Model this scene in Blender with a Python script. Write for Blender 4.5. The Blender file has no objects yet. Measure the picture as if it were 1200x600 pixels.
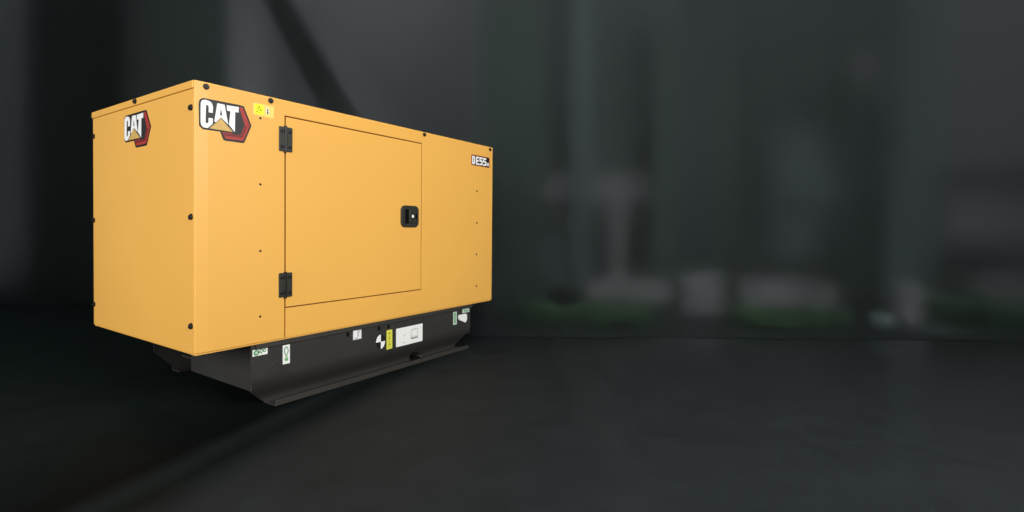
import bpy, bmesh, math, random
from mathutils import Vector, Matrix
random.seed(7)
scene = bpy.context.scene
COL = scene.collection
R = math.radians

# ------------------------------------------------------------------ camera
CAM = Vector((-1.11882, -2.49616, 0.58789))
YAW, PITCH, ROLL = 0.59455, -0.01575, 0.00826
F = Vector((math.cos(YAW)*math.cos(PITCH), math.sin(YAW)*math.cos(PITCH), math.sin(PITCH)))
RT0 = Vector((math.sin(YAW), -math.cos(YAW), 0))
UP0 = RT0.cross(F)
RT = RT0*math.cos(ROLL) + UP0*math.sin(ROLL)
UP = UP0*math.cos(ROLL) - RT0*math.sin(ROLL)
cd = bpy.data.cameras.new('camera'); cam = bpy.data.objects.new('camera', cd); COL.objects.link(cam)
cam.matrix_world = Matrix(((RT.x, UP.x, -F.x, CAM.x), (RT.y, UP.y, -F.y, CAM.y), (RT.z, UP.z, -F.z, CAM.z), (0, 0, 0, 1)))
cd.sensor_width = 36; cd.lens = 36*599.73/1200; cd.shift_y = -22.9/1200
cd.clip_start = 0.05; cd.clip_end = 200
scene.camera = cam

# ------------------------------------------------------------------ materials
def srgb(r, g, b):
    def c(v):
        v /= 255
        return v/12.92 if v <= .04045 else ((v+.055)/1.055)**2.4
    return (c(r), c(g), c(b), 1)

def mat(name, col, rough=.5, spec=.5, metal=0, var=0, vscale=3, bump=0, bscale=400, coat=0, rvar=0, col2=None):
    m = bpy.data.materials.new(name); m.use_nodes = True
    nt = m.node_tree; b = nt.nodes['Principled BSDF']
    b.inputs['Roughness'].default_value = rough
    b.inputs['Specular IOR Level'].default_value = spec
    b.inputs['Metallic'].default_value = metal
    b.inputs['Coat Weight'].default_value = coat
    b.inputs['Base Color'].default_value = col
    tc = nt.nodes.new('ShaderNodeTexCoord')
    n = nt.nodes.new('ShaderNodeTexNoise'); n.inputs['Scale'].default_value = vscale; n.inputs['Detail'].default_value = 6
    nt.links.new(tc.outputs['Object'], n.inputs['Vector'])
    if var or col2:
        mx = nt.nodes.new('ShaderNodeMix'); mx.data_type = 'RGBA'
        mx.inputs[6].default_value = tuple(c*(1-var) for c in col[:3])+(1,)
        mx.inputs[7].default_value = col2 if col2 else tuple(min(1, c*(1+var)) for c in col[:3])+(1,)
        nt.links.new(n.outputs['Fac'], mx.inputs[0]); nt.links.new(mx.outputs[2], b.inputs['Base Color'])
    if rvar:
        mr = nt.nodes.new('ShaderNodeMapRange'); mr.inputs[3].default_value = rough-rvar; mr.inputs[4].default_value = rough+rvar
        nt.links.new(n.outputs['Fac'], mr.inputs[0]); nt.links.new(mr.outputs[0], b.inputs['Roughness'])
    if bump:
        n2 = nt.nodes.new('ShaderNodeTexNoise'); n2.inputs['Scale'].default_value = bscale; n2.inputs['Detail'].default_value = 2
        nt.links.new(tc.outputs['Object'], n2.inputs['Vector'])
        bp = nt.nodes.new('ShaderNodeBump'); bp.inputs['Strength'].default_value = bump; bp.inputs['Distance'].default_value = .001
        nt.links.new(n2.outputs['Fac'], bp.inputs['Height']); nt.links.new(bp.outputs[0], b.inputs['Normal'])
    return m

M = dict(
    paint=mat('yellow_powder_coat', (.80, .425, .088, 1), .42, .38, var=.035, vscale=1.7, bump=.12, bscale=260, rvar=.05),
    gapshade=mat('gap_shade_brown', (.16, .06, .012, 1), .8, .2, var=.1),  # canopy yellow darkened to brown, putting the gap shade into its colour
    skid=mat('black_satin_enamel', (.032, .031, .029, 1), .48, .4, var=.12, vscale=6, bump=.15, bscale=220, rvar=.08),
    flange=mat('olive_dark_enamel', (.038, .035, .030, 1), .5, .4, var=.15, vscale=9),  # slightly lighter and browner than the skid enamel
    plastic=mat('black_moulded_plastic', (.026, .026, .02, 1), .42, .5, var=.1, bump=.2, bscale=500),
    blackb=mat('black_bolt_cap', (.007, .006, .006, 1), .4, .4, var=.1),
    hole=mat('dark_recess', (.003, .003, .003, 1), .9, .1, var=.1),
    chrome=mat('steel_key_barrel', (.85, .85, .83, 1), .25, .5, metal=1, var=.03),
    lwhite=mat('white_vinyl', (.86, .86, .85, 1), .38, .4, var=.02, vscale=30),
    lblack=mat('black_vinyl', (.012, .010, .011, 1), .45, .4, var=.05),
    lpanel=mat('charcoal_vinyl', (.022, .021, .023, 1), .45, .4, var=.15, vscale=25),
    lred=mat('red_vinyl', (.37, .036, .030, 1), .4, .4, var=.1, vscale=18),
    lred2=mat('dark_red_vinyl', (.17, .014, .014, 1), .4, .4, var=.1, vscale=18),
    lgold=mat('gold_vinyl', (.62, .40, .115, 1), .4, .4, vscale=26, var=.25),
    lyellow=mat('fluorescent_yellow_vinyl', (.88, .88, .03, 1), .5, .3, var=.05, vscale=50),
    lpale=mat('pale_yellow_vinyl', (.86, .66, .17, 1), .5, .3, var=.05, vscale=50),
    lyel2=mat('lemon_vinyl', (.70, .68, .08, 1), .5, .3, var=.06, vscale=60),
    lolive=mat('olive_ink', (.32, .33, .02, 1), .5, .3, var=.1),
    lgreen=mat('green_ink', (.035, .25, .055, 1), .5, .3, var=.15, vscale=60),
    lpgreen=mat('pale_green_ink', (.30, .55, .28, 1), .5, .3, var=.15, vscale=60),
    lmint=mat('mint_vinyl', (.45, .58, .47, 1), .5, .3, var=.08, vscale=60),
    lsilver=mat('silver_vinyl', (.55, .55, .57, 1), .35, .5, var=.15, vscale=60),
    lgrey=mat('grey_ink', (.34, .34, .35, 1), .5, .3, var=.05),
)

# ------------------------------------------------------------------ helpers
def link(name, bm, m, parent=None, smooth=False, bevel=0, seg=2):
    bmesh.ops.remove_doubles(bm, verts=bm.verts, dist=1e-6)
    bmesh.ops.recalc_face_normals(bm, faces=bm.faces)
    me = bpy.data.meshes.new(name); bm.to_mesh(me); bm.free()
    for x in (m if isinstance(m, (list, tuple)) else [m]): me.materials.append(x)
    if smooth:
        for p in me.polygons: p.use_smooth = True
    o = bpy.data.objects.new(name, me); COL.objects.link(o)
    if parent is not None: o.parent = parent
    if bevel:
        md = o.modifiers.new('bevel', 'BEVEL'); md.width = bevel; md.segments = seg; md.limit_method = 'ANGLE'; md.angle_limit = R(35)
        md.harden_normals = False
    return o

def empty(name, loc=(0, 0, 0), rz=0):
    o = bpy.data.objects.new(name, None); COL.objects.link(o); o.location = loc; o.rotation_euler.z = rz
    o.empty_display_size = .2
    return o

def tag(o, label=None, cat=None, group=None, kind=None):
    if label: o['label'] = label
    if cat: o['category'] = cat
    if group: o['group'] = group
    if kind: o['kind'] = kind
    return o

def box(bm, x0, x1, y0, y1, z0, z1, mi=0):
    r = bmesh.ops.create_cube(bm, size=1)
    for v in r['verts']:
        v.co = Vector((x0+(v.co.x+.5)*(x1-x0), y0+(v.co.y+.5)*(y1-y0), z0+(v.co.z+.5)*(z1-z0)))
    for f in set(f for v in r['verts'] for f in v.link_faces): f.material_index = mi

# a plane frame: side = long side (s, h, out -> -y); end = short side (w, h, out -> -x)
def side(a, b, t): return Vector((a, -t, b))
def end(a, b, t): return Vector((-t, a, b))
def sidec(a, b, t):   # fittings sit on the panel face at these measured positions
    return Vector((-1.11882+(a+1.11882)*.99205, -t, .58789+(b-.58789)*.99205))
def skidf(a, b, t): return Vector((a, .02-t, b))

def prism(bm, fr, pts, t0, t1, mi=0):
    n = len(pts)
    lo = [bm.verts.new(fr(a, b, t0)) for a, b in pts]; hi = [bm.verts.new(fr(a, b, t1)) for a, b in pts]
    fs = [bm.faces.new(hi), bm.faces.new(lo[::-1])]
    for i in range(n):
        j = (i+1) % n
        fs.append(bm.faces.new((lo[i], lo[j], hi[j], hi[i])))
    for f in fs: f.material_index = mi

def rrect(a0, a1, b0, b1, r, n=5):
    pts = []
    for cx, cy, s in ((a1-r, b1-r, 0), (a0+r, b1-r, 90), (a0+r, b0+r, 180), (a1-r, b0+r, 270)):
        for k in range(n+1):
            t = R(s+90*k/n); pts.append((cx+r*math.cos(t), cy+r*math.sin(t)))
    return pts

def circ(cx, cy, r, n=20, a0=0, a1=360, ry=None):
    ry = ry or r
    full = (a1-a0) >= 360
    return [(cx+r*math.cos(R(a0+(a1-a0)*k/(n if full else n-1))), cy+ry*math.sin(R(a0+(a1-a0)*k/(n if full else n-1)))) for k in range(n)]

def ringpts(cx, cy, r, w, a0, a1, ry=None, n=16):
    ry = ry or r
    return circ(cx, cy, r, n, a0, a1, ry) + circ(cx, cy, r-w, n, a0, a1, ry-w)[::-1]

def catmull(pts, n=4):
    out = []; N = len(pts)
    for i in range(N):
        p0, p1, p2, p3 = [Vector(pts[(i+k-1) % N]) for k in range(4)]
        for k in range(n):
            t = k/n
            out.append(tuple(.5*((2*p1)+(-p0+p2)*t+(2*p0-5*p1+4*p2-p3)*t*t+(-p0+3*p1-3*p2+p3)*t**3)))
    return out

def decal(name, fr, shapes, parent, label=None):
    """shapes: list of (points, material key, layer)"""
    mats = []; bm = bmesh.new()
    for pts, mk, ly in shapes:
        if mk not in mats: mats.append(mk)
        prism(bm, fr, pts, 0.0, .0006+.0005*ly, mats.index(mk))
    o = link(name, bm, [M[k] for k in mats], parent)
    if label: o['label'] = label
    return o

# ------------------------------------------------------------------ generator
L, W, H, G = 2.280, 1.245, 1.250, -.348
gen = empty('generator', (0, 0, G))
tag(gen, 'yellow enclosed diesel generator with hinged side door standing on a black steel skid', 'generator')
class Off: pass
root = gen
def P(o):
    return o
# all children are modelled in world metres; the root sits at ground level, so shift them back up
def fin():
    for ch in gen.children: ch.location.z -= G

# inner shell (sits behind the skins, shows only inside the gaps)
bm = bmesh.new(); box(bm, .010, L-.010, .010, W-.010, .012, H-.012)
link('inner_shell', bm, M['gapshade'], root)

PY = M['paint']
D0, D1, DB, DT = .4435, 1.4555, .160, 1.166      # door opening
g = .0062
# long side skin: left panel with the header over the door and right panel as one sheet (a 'C' turned over), grooves are real gaps
bm = bmesh.new()
prism(bm, side, [(0.0565, .0), (D0-g/2-.0005, .0), (D0-g/2-.0005, DT+g/2), (D1+g/2, DT+g/2), (D1+g/2, .0), (L, .0), (L, H), (0.0565, H)], -.012, 0)
prism(bm, lambda a, b, t: Vector((a, -t+(.0034*(1-a/.0565) if t > -.006 else 0), b)), [(0, 0), (.0565, 0), (.0565, H), (0, H)], -.012, 0)
bmesh.ops.remove_doubles(bm, verts=bm.verts, dist=1e-5)
bmesh.ops.delete(bm, geom=[f for f in bm.faces if all(abs(v.co.x-.0565) < 1e-5 for v in f.verts)], context='FACES_ONLY')
# folded corner strip, a shallow return at the near corner
link('side_panel', bm, PY, root, bevel=.0035, seg=3)
bm = bmesh.new()
prism(bm, side, [(D0+.0012, .0), (D1+g/2-.0012, .0), (D1+g/2-.0012, DB-g/2), (D0+.0012, DB-g/2)], -.012, -.0004)
link('sill_panel', bm, PY, root, bevel=.0012)
# bottom return lip of the canopy
bm = bmesh.new()
box(bm, .004, L-.004, .006, .05, -.008, -.001); box(bm, .006, .05, .052, W-.052, -.008, -.001)
box(bm, .004, L-.004, W-.05, W-.006, -.008, -.001); box(bm, L-.05, L-.006, .052, W-.052, -.008, -.001)
link('bottom_lip', bm, PY, root, bevel=.001)
# end skin
bm = bmesh.new()
prism(bm, end, [(.0125, .0), (W-.004, .0), (W-.004, 1.2120), (.0125, 1.2120)], -.010, .0005)
link('end_panel', bm, PY, root, bevel=.0025, seg=3)
# far side and far end
bm = bmesh.new(); box(bm, .0, L, W-.010, W, .0, 1.2085); link('rear_panel', bm, PY, root, bevel=.003)
bm = bmesh.new(); box(bm, L-.010, L, .0125, W-.0125, .0, 1.2085); link('outer_end_panel', bm, PY, root, bevel=.003)
# roof with a folded rim showing over the end panel
bm = bmesh.new()
box(bm, -.004, L+.004, .0125, W+.008, 1.214, H)
link('roof_lid', bm, PY, root, bevel=.004, seg=3)
# door
bm = bmesh.new()
prism(bm, side, [(D0+g/2, DB+g/2), (D1-g/2, DB+g/2), (D1-g/2, DT-g/2), (D0+g/2, DT-g/2)], -.012, .0006)
door = link('door', bm, PY, root, bevel=.0022, seg=3)
# hinges
def hinge(h0, h1):
    c = (h0+h1)/2
    bm = bmesh.new()
    prism(bm, sidec, rrect(.4180, .4475, h0, h1, .005), .0, .006)
    prism(bm, sidec, rrect(.4580, .4925, h0, h1, .005), .0, .008)
    hl = link('hinge', bm, M['plastic'], door, bevel=.0015)
    bm = bmesh.new()
    m4 = Matrix.Translation(sidec(.4530, c, .006))
    bmesh.ops.create_cone(bm, cap_ends=True, segments=20, radius1=.0078, radius2=.0078, depth=h1-h0+.010, matrix=m4)
    link('hinge_pin', bm, M['blackb'], hl, smooth=False, bevel=.001)
    for s in (.4325, .4765):
        for h in (h0+.024, h1-.024):
            bm = bmesh.new()
            prism(bm, sidec, circ(s, h, .0085, 16), .006 if s < .45 else .008, .0105 if s < .45 else .0125)
            prism(bm, sidec, circ(s, h, .0045, 6), .010 if s < .45 else .012, .0125 if s < .45 else .0145)
            link('hinge_screw', bm, M['blackb'], hl, bevel=.0008)
hinge(.984, 1.113); hinge(.214, .343)
# latch
bm = bmesh.new()
prism(bm, sidec, rrect(1.278, 1.441, .590, .736, .034, 8), .0, .012)
la = link('door_latch', bm, M['plastic'], door, bevel=.005, seg=3)
bm = bmesh.new(); prism(bm, sidec, rrect(1.311, 1.345, .614, .712, .006), .010, .0126); link('finger_slot', bm, M['hole'], la)
bm = bmesh.new()
prism(bm, sidec, rrect(1.352, 1.425, .618, .710, .016, 6), .011, .0155)
link('latch_paddle', bm, M['plastic'], la, bevel=.003)
bm = bmesh.new(); prism(bm, sidec, circ(1.3745, .6640, .021, 24), .0150, .0185); link('key_boss', bm, M['blackb'], la, bevel=.001)
bm = bmesh.new(); prism(bm, sidec, circ(1.3745, .6640, .0095, 18, ry=.012), .0180, .0205); link('key_barrel', bm, M['lwhite'], la, bevel=.001)
bm = bmesh.new(); prism(bm, sidec, rrect(1.405, 1.418, .645, .684, .005), .0150, .0165); link('latch_button', bm, M['hole'], la)

# bolts: dome head with a moulded skirt
def bolt(fr, a, b, r=.0135):
    bm = bmesh.new()
    prism(bm, fr, circ(a, b, r, 20), 0, .004)
    prism(bm, fr, circ(a, b-.002, r*.86, 20), .0038, .010)
    prism(bm, fr, circ(a, b-.003, r*.5, 6), .0098, .0135)
    return link('bolt', bm, M['blackb'], root, bevel=.0015)
for s, h in ((.049, 1.229), (.361, 1.230), (1.478, 1.232), (2.240, 1.229)): bolt(side, s, h)
def endf(a, b, t): return Vector((-t-.0005, a, b))
def lidf(a, b, t): return Vector((-t-.004, a, b))
bolt(lidf, .629, 1.233)
for w, h in ((.030, 1.127), (.030, .629), (.032, .128), (W-.020, 1.107), (W-.018, .616), (W-.016, .121)): bolt(endf, w, h, .0145)
for s, hs in ((.307, (1.131, .799, .464, .132)), (2.0735, (.879, .630, .381, .130))):
    for h in hs:
        bm = bmesh.new(); prism(bm, side, circ(s, h, .0058 if s < 1 else .0075, 12), 0, .0022)
        link('rivet', bm, M['blackb'], root, bevel=.0006)
# flat head fixings at the bottom rim
# ---- logos
LG = {'outer': [(0.0209, 1.1426), (0.0248, 1.1615), (0.0376, 1.1715), (0.2027, 1.1727), (0.2211, 1.1698), (0.2578, 1.0847), (0.2233, 0.9995), (0.2150, .9960), (0.1342, 0.9953), (0.1260, .9990), (0.1117, 1.0331), (0.0384, 1.0323), (0.0227, 1.0462)],
 'red': [(0.2027, 1.1661), (0.2177, 1.1658), (0.2532, 1.0839), (0.2205, 1.0047), (0.1369, 1.0022), (0.1200, 1.0325), (0.1945, 1.0355)],
 'panel': [(0.0248, 1.1434), (0.0277, 1.1611), (0.0386, 1.1686), (0.1989, 1.167), (0.2278, 1.0824), (0.2071, 1.0292), (0.1727, 1.0282), (0.1619, 1.0342), (0.1143, 1.0362), (0.0384, 1.0354), (0.0247, 1.0502)],
 'C': [(0.0248, 1.1486), (0.0287, 1.1598), (0.0360, 1.1655), (0.0460, 1.1675), (0.0609, 1.165), (0.0700, 1.1610), (0.0765, 1.1510), (0.0785, 1.1412), (0.0775, 1.1131), (0.0593, 1.1123), (0.0594, 1.1374), (0.0570, 1.1435), (0.0525, 1.1456), (0.0485, 1.1425), (0.0474, 1.1376), (0.0458, 1.0669), (0.0475, 1.0622), (0.0515, 1.0607), (0.0560, 1.0630), (0.0583, 1.068), (0.0593, 1.0876), (0.0779, 1.0873), (0.0774, 1.063), (0.0558, 1.0398), (0.0450, 1.0388), (0.0340, 1.0410), (0.0270, 1.0490), (0.0242, 1.063)],
 'A': [(0.0979, 1.1627), (0.1311, 1.1625), (0.148, 1.0714), (0.1144, 1.0988), (0.0912, 1.0723), (0.0845, 1.0748)],
 'Ah': [(0.1139, 1.1403), (0.1097, 1.1091), (0.1144, 1.1105), (0.1206, 1.1069)],
 'T': [(0.1406, 1.1618), (0.1983, 1.1642), (0.1972, 1.1376), (0.1808, 1.1372), (0.1792, 1.0402), (0.1512, 1.0709), (0.1582, 1.1355), (0.1422, 1.1368)],
 'tri': [(0.1144, 1.094), (0.17, 1.0398), (0.0623, 1.0393)]}
def inset(pts, k):
    cx = sum(p[0] for p in pts)/len(pts); cy = sum(p[1] for p in pts)/len(pts)
    return [(cx+(x-cx)*k, cy+(y-cy)*k) for x, y in pts]
def logo(fr, mp):
    q = lambda k: [mp(*p) for p in LG[k]]
    bm = bmesh.new(); prism(bm, fr, inset(q('outer'), 1.03), -.0032, .0008, 0); prism(bm, fr, q('panel'), .0008, .0018, 1)
    base = link('logo_plate', bm, [M['lblack'], M['lpanel']], root)
    bm = bmesh.new(); prism(bm, fr, q('red'), .0007, .0013, 0)
    # darker inner facet of the hexagon
    prism(bm, fr, [mp(*p) for p in ((.1230, 1.0300), (.1330, 1.0160), (.2160, 1.0185), (.2390, 1.0750), (.2320, 1.0824), (.2090, 1.0270))], .0013, .00155, 1)
    link('red_hexagon', bm, [M['lred'], M['lred2']], base)
    for k in ('C', 'A', 'T'):
        bm = bmesh.new(); prism(bm, fr, q(k), .0018, .0025, 0)
        if k == 'A': prism(bm, fr, q('Ah'), .0025, .0028, 1)
        link('letter', bm, [M['lwhite'], M['lblack']], base)
    bm = bmesh.new(); prism(bm, fr, q('tri'), .0018, .0028, 0)
    link('gold_triangle', bm, M['lgold'], base)
    return base
logo(side, lambda a, b: (a, b))['label'] = 'larger logo plate on the long side panel'
logo(endf, lambda a, b: (.7845-(a-.0209)*(.3265/.2369), b))['label'] = 'logo plate on the end panel'
# ---- model badge, white characters on black
def strokes(ox, oy, w, h, segs, t):
    out = []
    for x0, y0, x1, y1 in segs:
        a = Vector((ox+x0*w, oy+y0*h)); b = Vector((ox+x1*w, oy+y1*h)); d = (b-a).normalized()*t/2; n = Vector((-d.y, d.x))
        out.append([tuple(a-d-n), tuple(b+d-n), tuple(b+d+n), tuple(a-d+n)])
    return out
bm = bmesh.new()
prism(bm, side, rrect(2.000, 2.236, 1.0775, 1.1615, .012), 0, .0008, 1)
prism(bm, side, rrect(2.004, 2.230, 1.082, 1.157, .010), .0008, .0012, 0)
bd = link('model_badge', bm, [M['lblack'], M['lred']], root)
S5 = [(1, 1, 0, 1), (0, 1, 0, .55), (0, .55, .85, .55), (.9, .5, 1, .35), (1, .35, 1, .15), (.95, .05, 0, 0)]
def char(ox, oy, w, h, segs, t):
    bm = bmesh.new()
    for i, p in enumerate(strokes(ox, oy, w, h, segs, t)): prism(bm, side, p, .0012, .0020+i*.00004)
    link('character', bm, M['lwhite'], bd)
hh, oy = .051, 1.0935
char(2.016, oy, .022, hh, [(0, 0, 0, 1), (0, 1, .7, 1), (.7, 1, 1, .75), (1, .75, 1, .25), (1, .25, .7, 0), (.7, 0, 0, 0)], .014)
char(2.062, oy, .026, hh, [(0, 0, 0, 1), (0, 1, 1, 1), (0, .5, .8, .5), (0, 0, 1, 0)], .014)
char(2.108, oy, .028, hh, S5, .014)
char(2.156, oy, .028, hh, S5, .014)
char(2.199, oy, .010, hh*.40, [(0, 0, 0, 1), (0, 1, 1, 1), (0, .5, .8, .5), (0, 0, 1, 0)], .005)
char(2.214, oy, .008, hh*.40, [(0, 0, 0, 1), (0, 1, 1, 1), (1, 1, 1, 0), (1, 0, 0, 0)], .005)
# ---- warning label by the lid bolt
def star(cx, cy, r): return [(cx, cy+r), (cx+r*.87, cy-r*.5), (cx-r*.87, cy-r*.5)]
decal('warning_label', sidec, [
    ([(.2800, 1.2060), (.3915, 1.2085), (.3885, 1.1455), (.2820, 1.1480)], 'lpale', 0),
    (rrect(.2890, .3350, 1.153, 1.204, .003), 'lyellow', 1),
    (star(.3125, 1.190, .008), 'lolive', 2), (star(.3050, 1.178, .006), 'lolive', 2), (star(.3190, 1.175, .0075), 'lolive', 2),
    (rrect(.2975, .3065, 1.163, 1.168, .001), 'lolive', 2), (rrect(.3120, .3150, 1.160, 1.166, .001), 'lolive', 2),
    (rrect(.3510, .3640, 1.1630, 1.1930, .004), 'lwhite', 1),
    (rrect(.3550, .3600, 1.1660, 1.1900, .0015), 'lblack', 2), (circ(.3570, 1.1685, .0048, 12), 'lblack', 3), (rrect(.3535, .3610, 1.1840, 1.1875, .001), 'lblack', 3)],
    root, 'pale yellow warning label with a bright yellow square')

# ------------------------------------------------------------------ skid
# side plate profile in (depth from the near face, height), swept along the length with sloping ends
WS0, WS1 = .02, 1.145
prof = [(0, -.004), (0, -.180), (.002, -.200), (.009, -.222), (.021, -.245), (.038, -.268), (.056, -.290), (.070, -.310), (.075, -.325), (.075, -.341)]
def s_lim(h, near=True):
    k = max(0, (-.200-h)/.148); j = max(0, (-.244-h)/.104)
    return .270+.122*(j if near else k), 2.026-.110*k
def side_plate(flip):
    bm = bmesh.new(); th = .005
    Y = (lambda d: WS0+d) if not flip else (lambda d: WS1-d)
    rows = []
    for off in (0, th):
        row = []
        for d, h in prof:
            a, b = s_lim(h, not flip); row.append((bm.verts.new((a, Y(d+off), h)), bm.verts.new((b, Y(d+off), h))))
        rows.append(row)
    n = len(prof)
    for i in range(n-1):
        for r in rows: bm.faces.new((r[i][0], r[i][1], r[i+1][1], r[i+1][0]))
        for e in (0, 1): bm.faces.new((rows[0][i][e], rows[1][i][e], rows[1][i+1][e], rows[0][i+1][e]))
    bm.faces.new((rows[0][0][0], rows[0][0][1], rows[1][0][1], rows[1][0][0]))
    bm.faces.new((rows[0][-1][0], rows[0][-1][1], rows[1][-1][1], rows[1][-1][0]))
    o = link('skid_side_plate', bm, M['skid'], root, smooth=True)
    md = o.modifiers.new('edge', 'EDGE_SPLIT'); md.split_angle = R(40)
    # foot flange
    bm = bmesh.new()
    y0, y1 = sorted((Y(.082), Y(-.020)))
    box(bm, .385, 1.968, y0, y1, G+.001, G+.007)
    o2 = link('foot_rail', bm, M['skid'], root, bevel=.003)
    bm = bmesh.new()
    y0, y1 = sorted((Y(-.020), Y(-.026)))
    box(bm, .387, 1.972, y0, y1, G+.002, G+.030)
    link('foot_lip', bm, M['flange'], o2, bevel=.002)
    return o
sp = side_plate(False); side_plate(True)
# top flange under the canopy
bm = bmesh.new(); box(bm, .292, 2.040, WS0-.010, WS0+.03, -.036, -.009)
link('top_flange', bm, M['flange'], root, bevel=.003)
bm = bmesh.new(); box(bm, .292, 2.040, WS1-.03, WS1+.010, -.036, -.009)
link('top_flange', bm, M['flange'], root, bevel=.003)
# end plates with folded foot, floor pan
def endp(a, b, t): return Vector((t, a, b))
bm = bmesh.new()
prism(bm, endp, [(WS0+.006, -.009), (.66, -.009), (.66, -.244), (WS0+.006, -.246)], .274, .280)
prism(bm, endp, [(.654, -.009), (.66, -.009), (.66, -.244), (.654, -.244)], .2805, .398)
box(bm, .281, .41, .662, WS1, -.0115, -.0090)  # cover strip added to hide a lit sliver under the canopy lip
prism(bm, endp, [(.654, -.012), (WS1-.006, -.012), (WS1-.006, -.205), (.654, -.244)], .3985, .4045)
link('skid_end_plate', bm, M['skid'], root, bevel=.0015)
bm = bmesh.new(); box(bm, 2.016, 2.022, WS0+.006, WS1-.006, -.246, -.009); link('skid_end_plate', bm, M['skid'], root, bevel=.0015)
bm = bmesh.new(); box(bm, .41, 2.00, WS0+.05, WS1-.05, -.252, -.240); link('floor_pan', bm, M['skid'], root, bevel=.002)
for a in (.55, 1.72):
    bm = bmesh.new(); box(bm, a, a+.08, WS0+.10, WS1-.10, G+.002, -.254); link('cross_member', bm, M['skid'], root, bevel=.003)
# gusset crease and drain boss
bm = bmesh.new(); prism(bm, skidf, [(.3520, -.1455), (.3560, -.1480), (.4290, -.1090), (.4265, -.1055)], 0, .004); link('weld_bead', bm, M['blackb'], root, bevel=.0018)
bm = bmesh.new()
m4 = Matrix.Translation((1.455, .035, -.302)) @ Matrix.Rotation(R(90), 4, 'X')
bmesh.ops.create_cone(bm, cap_ends=True, segments=24, radius1=.022, radius2=.022, depth=.060, matrix=m4)
dr = link('drain_boss', bm, M['blackb'], root, bevel=.003)
bm = bmesh.new()
bmesh.ops.create_cone(bm, cap_ends=True, segments=6, radius1=.013, radius2=.012, depth=.02, matrix=Matrix.Translation((1.455, .0, -.302)) @ Matrix.Rotation(R(90), 4, 'X'))
link('drain_plug', bm, M['flange'], dr, bevel=.002)
for s, h in ((.859, -.0545), (1.0995, -.0550), (1.1790, -.0560)):
    bm = bmesh.new(); prism(bm, skidf, circ(s, h, .0105, 14, ry=.0145), 0, .0011); link('bolt_hole', bm, M['hole'], root)

# ---- stickers on the skid
decal('lifting_label', skidf, [
    ([(.2785, -.0370), (.3584, -.0370), (.3572, -.0700), (.2785, -.0695)], 'lwhite', 0),
    (circ(.2985, -.0535, .0145, 20), 'lgreen', 1), (circ(.2990, -.0535, .0085, 16), 'lmint', 2),
    (ringpts(.3245, -.0480, .010, .0045, 0, 340), 'lgreen', 1), (ringpts(.3420, -.0480, .009, .0045, 0, 340), 'lgreen', 1),
    (rrect(.3080, .3180, -.0560, -.0500, .001), 'lgreen', 1), (rrect(.3210, .3270, -.0660, -.0590, .001), 'lpgreen', 1)], root,
    'wide white label with a green shackle symbol')
decal('lifting_label', skidf, [
    ([(.4418, -.0430), (.4827, -.0430), (.4832, -.1440), (.4420, -.1440)], 'lwhite', 0),
    (ringpts(.4620, -.0740, .0130, .0050, -70, 250, ry=.022), 'lgreen', 1),
    ([(.4655, -.0930), (.4700, -.0930), (.4600, -.1060), (.4560, -.1060)], 'lgreen', 1),
    ([(.4585, -.0930), (.4540, -.0930), (.4660, -.1080), (.4700, -.1080)], 'lgreen', 2),
    (circ(.4630, -.1190, .0115, 18), 'lpgreen', 1), (circ(.4630, -.1215, .0045, 14), 'lgreen', 2)], root,
    'tall white label with a green loop symbol')
decal('recess_label', skidf, [
    ([(.8969, -.0355), (.9610, -.0355), (.9612, -.0960), (.8972, -.0960)], 'lsilver', 0),
    ([(.9010, -.0390), (.9280, -.0390), (.9310, -.0780), (.9010, -.0910)], 'lwhite', 1),
    ([(.9320, -.0780), (.9560, -.0420), (.9570, -.0910), (.9400, -.0920)], 'lwhite', 2),
    ([(.9290, -.0550), (.9420, -.0750), (.9340, -.0800)], 'lgrey', 3)], root, 'small square silver label')
decal('balance_mark', skidf, [
    ([(1.1150, -.1430)] + circ(1.1150, -.1430, .0390, 9, 90, 180, ry=.046), 'lwhite', 0),
    ([(1.1150, -.1430)] + circ(1.1150, -.1430, .0355, 9, 270, 360, ry=.046), 'lwhite', 0),
    ([(1.1150, -.1430)] + circ(1.1150, -.1430, .0370, 9, 0, 90, ry=.046), 'lblack', 0),
    ([(1.1150, -.1430)] + circ(1.1150, -.1430, .0370, 9, 180, 270, ry=.046), 'lblack', 0)], root, 'round balance point mark, two white quarters')
decal('caution_label', skidf, [
    ([(1.1628, -.0790), (1.2115, -.0790), (1.2130, -.2030), (1.1635, -.2045)], 'lyel2', 0),
    (star(1.1870, -.102, .013), 'lolive', 1), (star(1.1880, -.1350, .012), 'lolive', 1), (star(1.1880, -.1720, .012), 'lolive', 1),
    (rrect(1.172, 1.203, -.1215, -.1190, .0005), 'lolive', 1), (rrect(1.172, 1.203, -.1550, -.1525, .0005), 'lolive', 1), (rrect(1.172, 1.203, -.1930, -.1905, .0005), 'lolive', 1)],
    root, 'tall yellow caution label')
dv = [(rrect(1.2452, 1.4930, -.2038, -.0820, .003), 'lwhite', 0)]
dv += [(rrect(1.3790, 1.4480, -.1750, -.1060, .012), 'lgrey', 1), (rrect(1.3825, 1.4445, -.1620, -.1095, .010), 'lwhite', 2),
       (rrect(1.3890, 1.4380, -.1570, -.1150, .008), 'lgrey', 3), (rrect(1.3912, 1.4358, -.1550, -.1170, .007), 'lwhite', 4),
       (rrect(1.3065, 1.3230, -.1865, -.1820, .001), 'lgrey', 1), (rrect(1.318, 1.326, -.1440, -.1300, .001), 'lmint', 1)]
decal('instruction_plate', skidf, dv, root, 'large white instruction plate')
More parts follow.
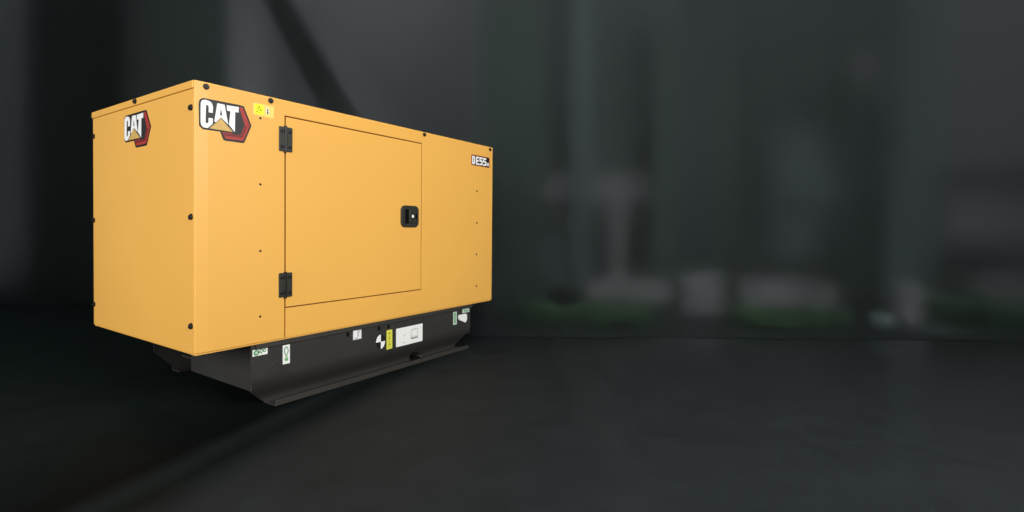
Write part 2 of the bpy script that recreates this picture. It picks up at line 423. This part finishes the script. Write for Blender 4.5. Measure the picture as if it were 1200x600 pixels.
decal('lifting_label', skidf, [
    ([(1.8190, -.0465), (1.8620, -.0465), (1.8628, -.1445), (1.8198, -.1440)], 'lmint', 0),
    (rrect(1.8340, 1.8480, -.1330, -.0560, .006), 'lgreen', 1), (rrect(1.8385, 1.8435, -.1220, -.0660, .002), 'lpgreen', 2)], root,
    'tall mint green label at the far end')
decal('lifting_label', skidf, [
    ([(1.9276, -.0385), (2.0110, -.0385), (2.0135, -.0690), (1.9280, -.0690)], 'lmint', 0),
    (ringpts(1.9560, -.0545, .010, .004, 0, 350), 'lgreen', 1), (rrect(1.9680, 1.9960, -.0600, -.0520, .002), 'lgreen', 1)], root,
    'wide mint green label at the far end')
bm = bmesh.new()
prism(bm, skidf, catmull([(1.8763, -.0790), (1.9200, -.0760), (1.9651, -.0790), (1.9712, -.1220), (1.9500, -.1430), (1.9250, -.1320), (1.8800, -.1130)], 4), 0, .014)
link('fuel_cap', bm, M['lwhite'], root, bevel=.004, seg=3)['label'] = 'rounded white cap at the far end'
fin()

# ------------------------------------------------------------------ the room, in a frame square to the view
RZ = YAW-R(90)
def room(x, d, h):   # x right, d ahead, h above floor
    v = CAM + RT0*x + Vector((math.cos(YAW), math.sin(YAW), 0))*d
    return (v.x, v.y, G+h)
def thing_box(name, x0, x1, d0, d1, h0, h1, m, label, cat, bevel=.01, lean=0, rot=0, group=None, kind=None):
    bm = bmesh.new(); box(bm, -(x1-x0)/2, (x1-x0)/2, -(d1-d0)/2, (d1-d0)/2, 0, h1-h0)
    if lean:
        for v in bm.verts: v.co.x += lean*v.co.z
    o = link(name, bm, m, None, bevel=bevel)
    o.location = room((x0+x1)/2, (d0+d1)/2, h0); o.rotation_euler = (0, 0, RZ+rot)
    tag(o, label, cat, group, kind)
    return o

# floor: polished dark stone with a darker field on the left, divided along a soft diagonal inlay
fm = bpy.data.materials.new('polished_stone_floor'); fm.use_nodes = True
nt = fm.node_tree; b = nt.nodes['Principled BSDF']; N = nt.nodes.new; K = nt.links.new
tc = N('ShaderNodeTexCoord'); sx = N('ShaderNodeSeparateXYZ'); K(tc.outputs['Object'], sx.inputs[0])
# signed distance across the inlay
A0 = Vector((-.20, .15, 0)); 
def math_(op, a, b_=None, c=None):
    n = N('ShaderNodeMath'); n.operation = op
    for i, v in enumerate((a, b_, c)):
        if v is None: continue
        if isinstance(v, (int, float)): n.inputs[i].default_value = v
        else: K(v, n.inputs[i])
    return n.outputs[0]
INX, IND = 0.0, 0.0
no = N('ShaderNodeTexNoise'); no.inputs['Scale'].default_value = .9; no.inputs['Detail'].default_value = 3; K(tc.outputs['Object'], no.inputs['Vector'])
no2 = N('ShaderNodeTexNoise'); no2.inputs['Scale'].default_value = 5; no2.inputs['Detail'].default_value = 5; K(tc.outputs['Object'], no2.inputs['Vector'])
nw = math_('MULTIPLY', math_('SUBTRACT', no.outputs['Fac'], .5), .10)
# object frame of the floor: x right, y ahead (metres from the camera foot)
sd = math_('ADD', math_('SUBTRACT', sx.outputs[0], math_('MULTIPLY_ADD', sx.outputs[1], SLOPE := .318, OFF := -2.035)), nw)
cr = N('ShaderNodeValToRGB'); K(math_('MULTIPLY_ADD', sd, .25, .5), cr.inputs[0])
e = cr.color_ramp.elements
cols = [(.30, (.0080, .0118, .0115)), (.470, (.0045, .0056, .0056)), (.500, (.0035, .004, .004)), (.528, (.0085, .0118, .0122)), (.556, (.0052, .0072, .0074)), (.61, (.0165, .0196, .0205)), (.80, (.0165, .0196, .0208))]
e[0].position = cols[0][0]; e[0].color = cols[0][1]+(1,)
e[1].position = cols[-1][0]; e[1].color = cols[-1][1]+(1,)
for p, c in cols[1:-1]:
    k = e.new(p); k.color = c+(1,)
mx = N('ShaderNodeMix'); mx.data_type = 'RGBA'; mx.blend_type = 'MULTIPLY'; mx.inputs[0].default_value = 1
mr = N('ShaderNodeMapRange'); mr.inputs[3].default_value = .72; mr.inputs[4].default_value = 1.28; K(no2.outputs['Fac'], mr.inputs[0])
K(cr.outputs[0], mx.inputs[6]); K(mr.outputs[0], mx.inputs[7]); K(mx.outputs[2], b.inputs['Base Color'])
# the right hand field is honed to a higher polish than the matt stone around the generator
def ramp01(lo, hi, a_, b_):
    n_ = N('ShaderNodeMapRange'); n_.interpolation_type = 'SMOOTHSTEP'
    n_.inputs[1].default_value = lo; n_.inputs[2].default_value = hi; n_.inputs[3].default_value = a_; n_.inputs[4].default_value = b_
    K(sx.outputs[0], n_.inputs[0]); return n_.outputs[0]
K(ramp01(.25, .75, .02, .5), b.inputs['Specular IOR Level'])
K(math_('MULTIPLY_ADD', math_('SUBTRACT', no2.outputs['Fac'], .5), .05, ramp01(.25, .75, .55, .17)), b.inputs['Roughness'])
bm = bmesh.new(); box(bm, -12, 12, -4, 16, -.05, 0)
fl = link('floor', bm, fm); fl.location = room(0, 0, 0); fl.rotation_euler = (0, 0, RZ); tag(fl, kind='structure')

lf = mat('floor_dimming_dark', (.015, .018, .018, 1), .6, .1, var=.2, vscale=2)
bm = bmesh.new(); box(bm, -.30, 12, 4.43, 16, .0002, .006)  # dark sheet added over the floor to dull its lit tone behind the glass
lfo = link('floor_dimming_sheet', bm, lf); lfo.location = room(0, 0, 0); lfo.rotation_euler = (0, 0, RZ); tag(lfo, kind='structure')
# rough smoked glass, added in front of the background to imitate lens blur
gm = bpy.data.materials.new('frosted_smoked_glass'); gm.use_nodes = True
nt = gm.node_tree; b = nt.nodes['Principled BSDF']
b.inputs['Base Color'].default_value = (.80, .84, .84, 1); b.inputs['Transmission Weight'].default_value = 1
b.inputs['Roughness'].default_value = .66; b.inputs['IOR'].default_value = 1.09; b.inputs['Specular IOR Level'].default_value = .3
n = nt.nodes.new('ShaderNodeTexNoise'); n.inputs['Scale'].default_value = 1.2
mr = nt.nodes.new('ShaderNodeMapRange'); mr.inputs[3].default_value = .63; mr.inputs[4].default_value = .70
nt.links.new(n.outputs['Fac'], mr.inputs[0]); nt.links.new(mr.outputs[0], b.inputs['Roughness'])
thing_box('blur_glass', -.36, 8.0, 4.40, 4.42, 0, 7.0, gm, 'wide frosted smoked glass added to blur the background right of the generator', 'glass partition', bevel=0)
thing_box('blur_glass', -9.0, -.36, 5.90, 5.92, 0, 7.0, gm, 'frosted smoked glass added to blur the background behind the generator', 'glass partition', bevel=0)

wall = mat('grey_plaster', (.20, .195, .21, 1), .8, .2, var=.12, vscale=.8)
dark = mat('black_lacquer', (.006, .0065, .007, 1), .6, .2, var=.1)
slate = mat('slate_blue_panel', (.045, .062, .070, 1), .7, .2, var=.1)
gpil = mat('grey_green_panel', (.046, .054, .053, 1), .7, .2, var=.15, vscale=1.5)
pale = mat('pale_render', (.34, .34, .37, 1), .7, .2, var=.08)
leaf = mat('hedge_leaf', (.030, .072, .032, 1), .8, .1, var=.4, vscale=5, col2=(.052, .100, .052, 1))
# back wall and wing
thing_box('back_wall', -14, 12, 9.0, 9.2, 0, 7, wall, 'plain grey wall far behind the frosted glass', 'wall', bevel=0)

def panel(nm, x0, x1, d, h0, h1, m, label, cat, th=.12, lean=0):
    return thing_box(nm, x0, x1, d, d+th, h0, h1, m, label, cat, .01, lean)
FX = 599.73
def X(px, d): return (px-600)/FX*d
def Hh(py, d): return .936+(267.7-py)/FX*d
def pp(nm, px0, px1, py0, py1, d, m, label, cat, th=.12, lean=0):
    return panel(nm, X(px0, d), X(px1, d), d, max(0, Hh(py1, d)), Hh(py0, d), m, label, cat, th, lean)
# left side, behind the far glass
pp('pillar', 32, 118, -150, 480, 6.7, dark, 'black pillar at the left edge behind frosted glass', 'pillar', .3)
pp('wall_panel', 118, 268, -150, 480, 7.4, gpil, 'dark grey green wall panel right of the black pillar', 'wall panel')
pp('wall_panel', 268, 318, -150, 480, 7.2, wall, 'grey panel left of the slanting brace above the generator roof', 'wall panel')
# slanting black brace: from (310,0) to (395,130)
d = 6.55
bm = bmesh.new()
pts = [(X(274, d), Hh(-60, d)), (X(304, d), Hh(-60, d)), (X(446, d), Hh(190, d)), (X(410, d), Hh(190, d))]
def fr(a, b_, t): return Vector((a, -t, b_))
prism(bm, fr, pts, -.08, .08)
o = link('slanting_brace', bm, dark); o.location = room(0, d, 0); o.rotation_euler = (0, 0, RZ)
tag(o, 'black slanting brace seen above the generator roof', 'brace')
# right side: the far lobby wall with its panels, windows and columns, all within two metres of the glass
def mm(nm, v, tint=(1, 1, 1)): return mat(nm, (v*tint[0], v*tint[1], v*tint[2], 1), .75, .2, var=.18, vscale=1.3)
w_dark = mm('deep_green_grey_panel', .028, (.68, 1.12, 1.0)); w_mid = mm('slate_grey_panel', .070, (.80, 1, 1.04))
w_lite = mm('warm_grey_panel', .135, (1, .98, 1.02)); w_pale = mm('pale_grey_glazing', .150, (1, .98, 1.04))
w_base = mm('lobby_wall_paint', .060, (.82, 1.04, 1.0))
pp('lobby_wall', 560, 1900, -400, 600, 6.5, w_base, 'grey lobby wall seen through the right hand glass', 'wall')
rows = [
 ('pillar', 668, 694, -150, 600, 6.1, w_mid, 'slim grey pillar behind the long dark hedge'),
 ('pillar', 716, 732, 240, 600, 6.0, w_lite, 'slim pale pillar under the canopy band'),
 ('window', 610, 662, 276, 336, 6.2, w_mid, 'grey window under the left of the canopy band'),
 ('window', 806, 822, 40, 300, 6.2, w_mid, 'tall narrow grey window beside the dark green pillar'),
 ('window', 906, 980, 196, 232, 6.0, w_mid, 'pale wide window between two dark pillars'),
 ('window', 1110, 1180, 226, 280, 5.9, w_pale, 'pale window under the thin dark rail'),
 ('pillar', 556, 640, -150, 600, 5.9, w_dark, 'broad grey pillar directly right of the generator'),
 ('pillar', 764, 800, 20, 600, 5.8, w_dark, 'dark green pillar in the middle of the glass wall'),
 ('pillar', 826, 858, -150, 345, 6.1, w_dark, 'dark green hanging pillar left of the hedge'),
 ('pillar', 884, 902, -150, 330, 6.2, w_dark, 'slim dark green strip above the hedge'),
 ('pillar', 1038, 1090, -150, 600, 5.6, w_mid, 'leaning slate pillar near the right edge'),
 ('pillar', 984, 1030, 90, 600, 6.0, w_dark, 'dark pillar behind the round planter'),
 ('wall_panel', 640, 762, -150, 196, 6.3, w_dark, 'tall dark panel above the pale canopy band'),
 ('canopy_band', 600, 790, 205, 238, 6.25, w_lite, 'pale horizontal canopy band right of the generator'),
 ('beam', 600, 764, 252, 268, 6.2, w_dark, 'dark horizontal beam below the pale canopy band'),
 ('rail', 1098, 1900, 196, 206, 5.8, w_dark, 'thin dark rail across the right edge panel'),
 ('wall_panel', 1094, 1900, -150, 290, 6.2, w_lite, 'large pale panel filling the right edge'),
 ('wall_panel', 1000, 1036, 60, 280, 6.2, w_lite, 'pale wedge panel left of the leaning slate pillar'),
 ('wall_panel', 802, 1000, -300, 140, 6.4, w_dark, 'broad dark sheet added to tone down the bright wall between the dark pillars'),  # added sheet, dark to offset the lamp's brightening high on the wall
 ('wall_panel', 905, 975, 150, 300, 6.3, w_mid, 'slate panel between the two dark strips'),
 ('window', 690, 788, 326, 352, 5.6, w_lite, 'wide pale window above the dark hedge'),
 ('window', 872, 938, 326, 364, 5.6, w_pale, 'pale window above the green hedge'),
 ('window', 944, 980, 332, 364, 5.7, w_lite, 'small pale window right of the wider pale one'),
 ('window', 1146, 1400, 316, 352, 5.7, w_lite, 'pale window behind the shrub at the right edge'),
 ('pale_column', 803, 846, 318, 600, 5.7, w_pale, 'pale column between the two hedges'),
 ('pale_column', 1056, 1086, 330, 600, 5.1, w_pale, 'pale column beside the round planter'),
]
for nm, a, b_, c, e_, dd, m_, lb in rows:
    ob = pp(nm, a, b_, c, e_, dd, m_, lb, nm.replace('_', ' '), .1, lean=.05 if 'leaning slate pillar near' in lb else 0)
    if nm in ('pillar', 'window', 'wall_panel', 'pale_column'): ob['group'] = nm.replace('_', ' ')+'s seen through the frosted glass'
pp('bench', 1086, 1136, 384, 420, 4.75, w_mid, 'low pale bench at the right', 'bench', .3)

def shrub(px0, px1, py0, py1, d, label, nm='hedge', cat='hedge', n=900, seed=1):
    rnd = random.Random(seed)
    x0, x1 = X(px0, d), X(px1, d); h0, h1 = max(0, Hh(py1, d)), Hh(py0, d)
    bm = bmesh.new()
    for i in range(n):
        u, w, hgt = rnd.random(), rnd.random(), rnd.random()**.8
        top = h0+(h1-h0)*(.78+.22*math.sin(u*9+seed)*math.sin(u*23))
        c = Vector(((u-.5)*(x1-x0), (w-.5)*.45, (top-h0)*hgt))
        a = Vector((rnd.uniform(-1, 1), rnd.uniform(-1, 1), rnd.uniform(-.6, .6))).normalized()*.045
        s = a.cross(Vector((rnd.uniform(-1, 1), rnd.uniform(-1, 1), 1))).normalized()*.02
        bm.faces.new([bm.verts.new(c+q) for q in (-a, s, a, -s)])
    me = bpy.data.meshes.new(nm); bm.to_mesh(me); bm.free(); me.materials.append(leaf)
    o = bpy.data.objects.new(nm, me); COL.objects.link(o)
    o.location = room((x0+x1)/2, d, h0); o.rotation_euler = (0, 0, RZ)
    tag(o, label, cat); return o
shrub(606, 762, 352, 420, 5.0, 'long dark hedge close to the right of the generator', n=2600, seed=2)
shrub(862, 985, 356, 420, 5.0, 'green hedge between the pale column and the dark pillar', n=2200, seed=4)
shrub(1092, 1136, 340, 384, 5.1, 'small bright green shrub above the bench', 'shrub', 'shrub', n=900, seed=6)
shrub(1140, 1200, 345, 420, 5.0, 'wide green shrub at the right edge', 'shrub', 'shrub', n=1400, seed=8)
bm = bmesh.new(); bmesh.ops.create_uvsphere(bm, u_segments=32, v_segments=18, radius=.115)
for v in bm.verts: v.co.z = max(v.co.z*.8, -.085)
o = link('round_planter', bm, w_mid, smooth=True); o.location = room(X(1035, 4.75), 4.75, .09); tag(o, 'small round pale planter standing on the floor', 'planter')

# ------------------------------------------------------------------ light
w = bpy.data.worlds.new('World'); scene.world = w; w.use_nodes = True
bg = w.node_tree.nodes['Background']; bg.inputs[0].default_value = (.70, .92, .95, 1); bg.inputs[1].default_value = .11
def area(name, loc, target, sx_, sy_, power, col=(1, 1, 1)):
    ld = bpy.data.lights.new(name, 'AREA'); ld.shape = 'RECTANGLE'; ld.size = sx_; ld.size_y = sy_; ld.energy = power; ld.color = col
    o = bpy.data.objects.new(name, ld); COL.objects.link(o); o.location = loc
    o.rotation_euler = (Vector(target)-Vector(loc)).to_track_quat('-Z', 'Y').to_euler(); return o
area('key_light', (.1, -4.9, 2.3), (1.0, 0, .5), 3.4, 2.2, 325, (1, .975, .94))
area('end_light', (-4.3, .1, 1.3), (0, .6, .35), 2.4, 2.2, 205, (1, .98, .95))
area('background_fill', room(2.6, 4.9, 9.0), room(2.6, 6.0, 0), 11, .9, 170, (.95, .97, 1))  # unseen lamp added to brighten the background behind the right glass
area('background_fill', room(-3.5, 7.6, 6.4), room(-3.5, 8.6, 1), 7, 1.4, 17, (.95, .97, 1))  # second added lamp, brightens the background on the left

# ------------------------------------------------------------------ render
scene.render.engine = 'CYCLES'
scene.cycles.use_denoising = True
scene.cycles.max_bounces = 8; scene.cycles.transmission_bounces = 6
scene.cycles.sample_clamp_indirect = 4
scene.view_settings.view_transform = 'Standard'; scene.view_settings.look = 'None'
scene.view_settings.exposure = 0; scene.view_settings.gamma = 1
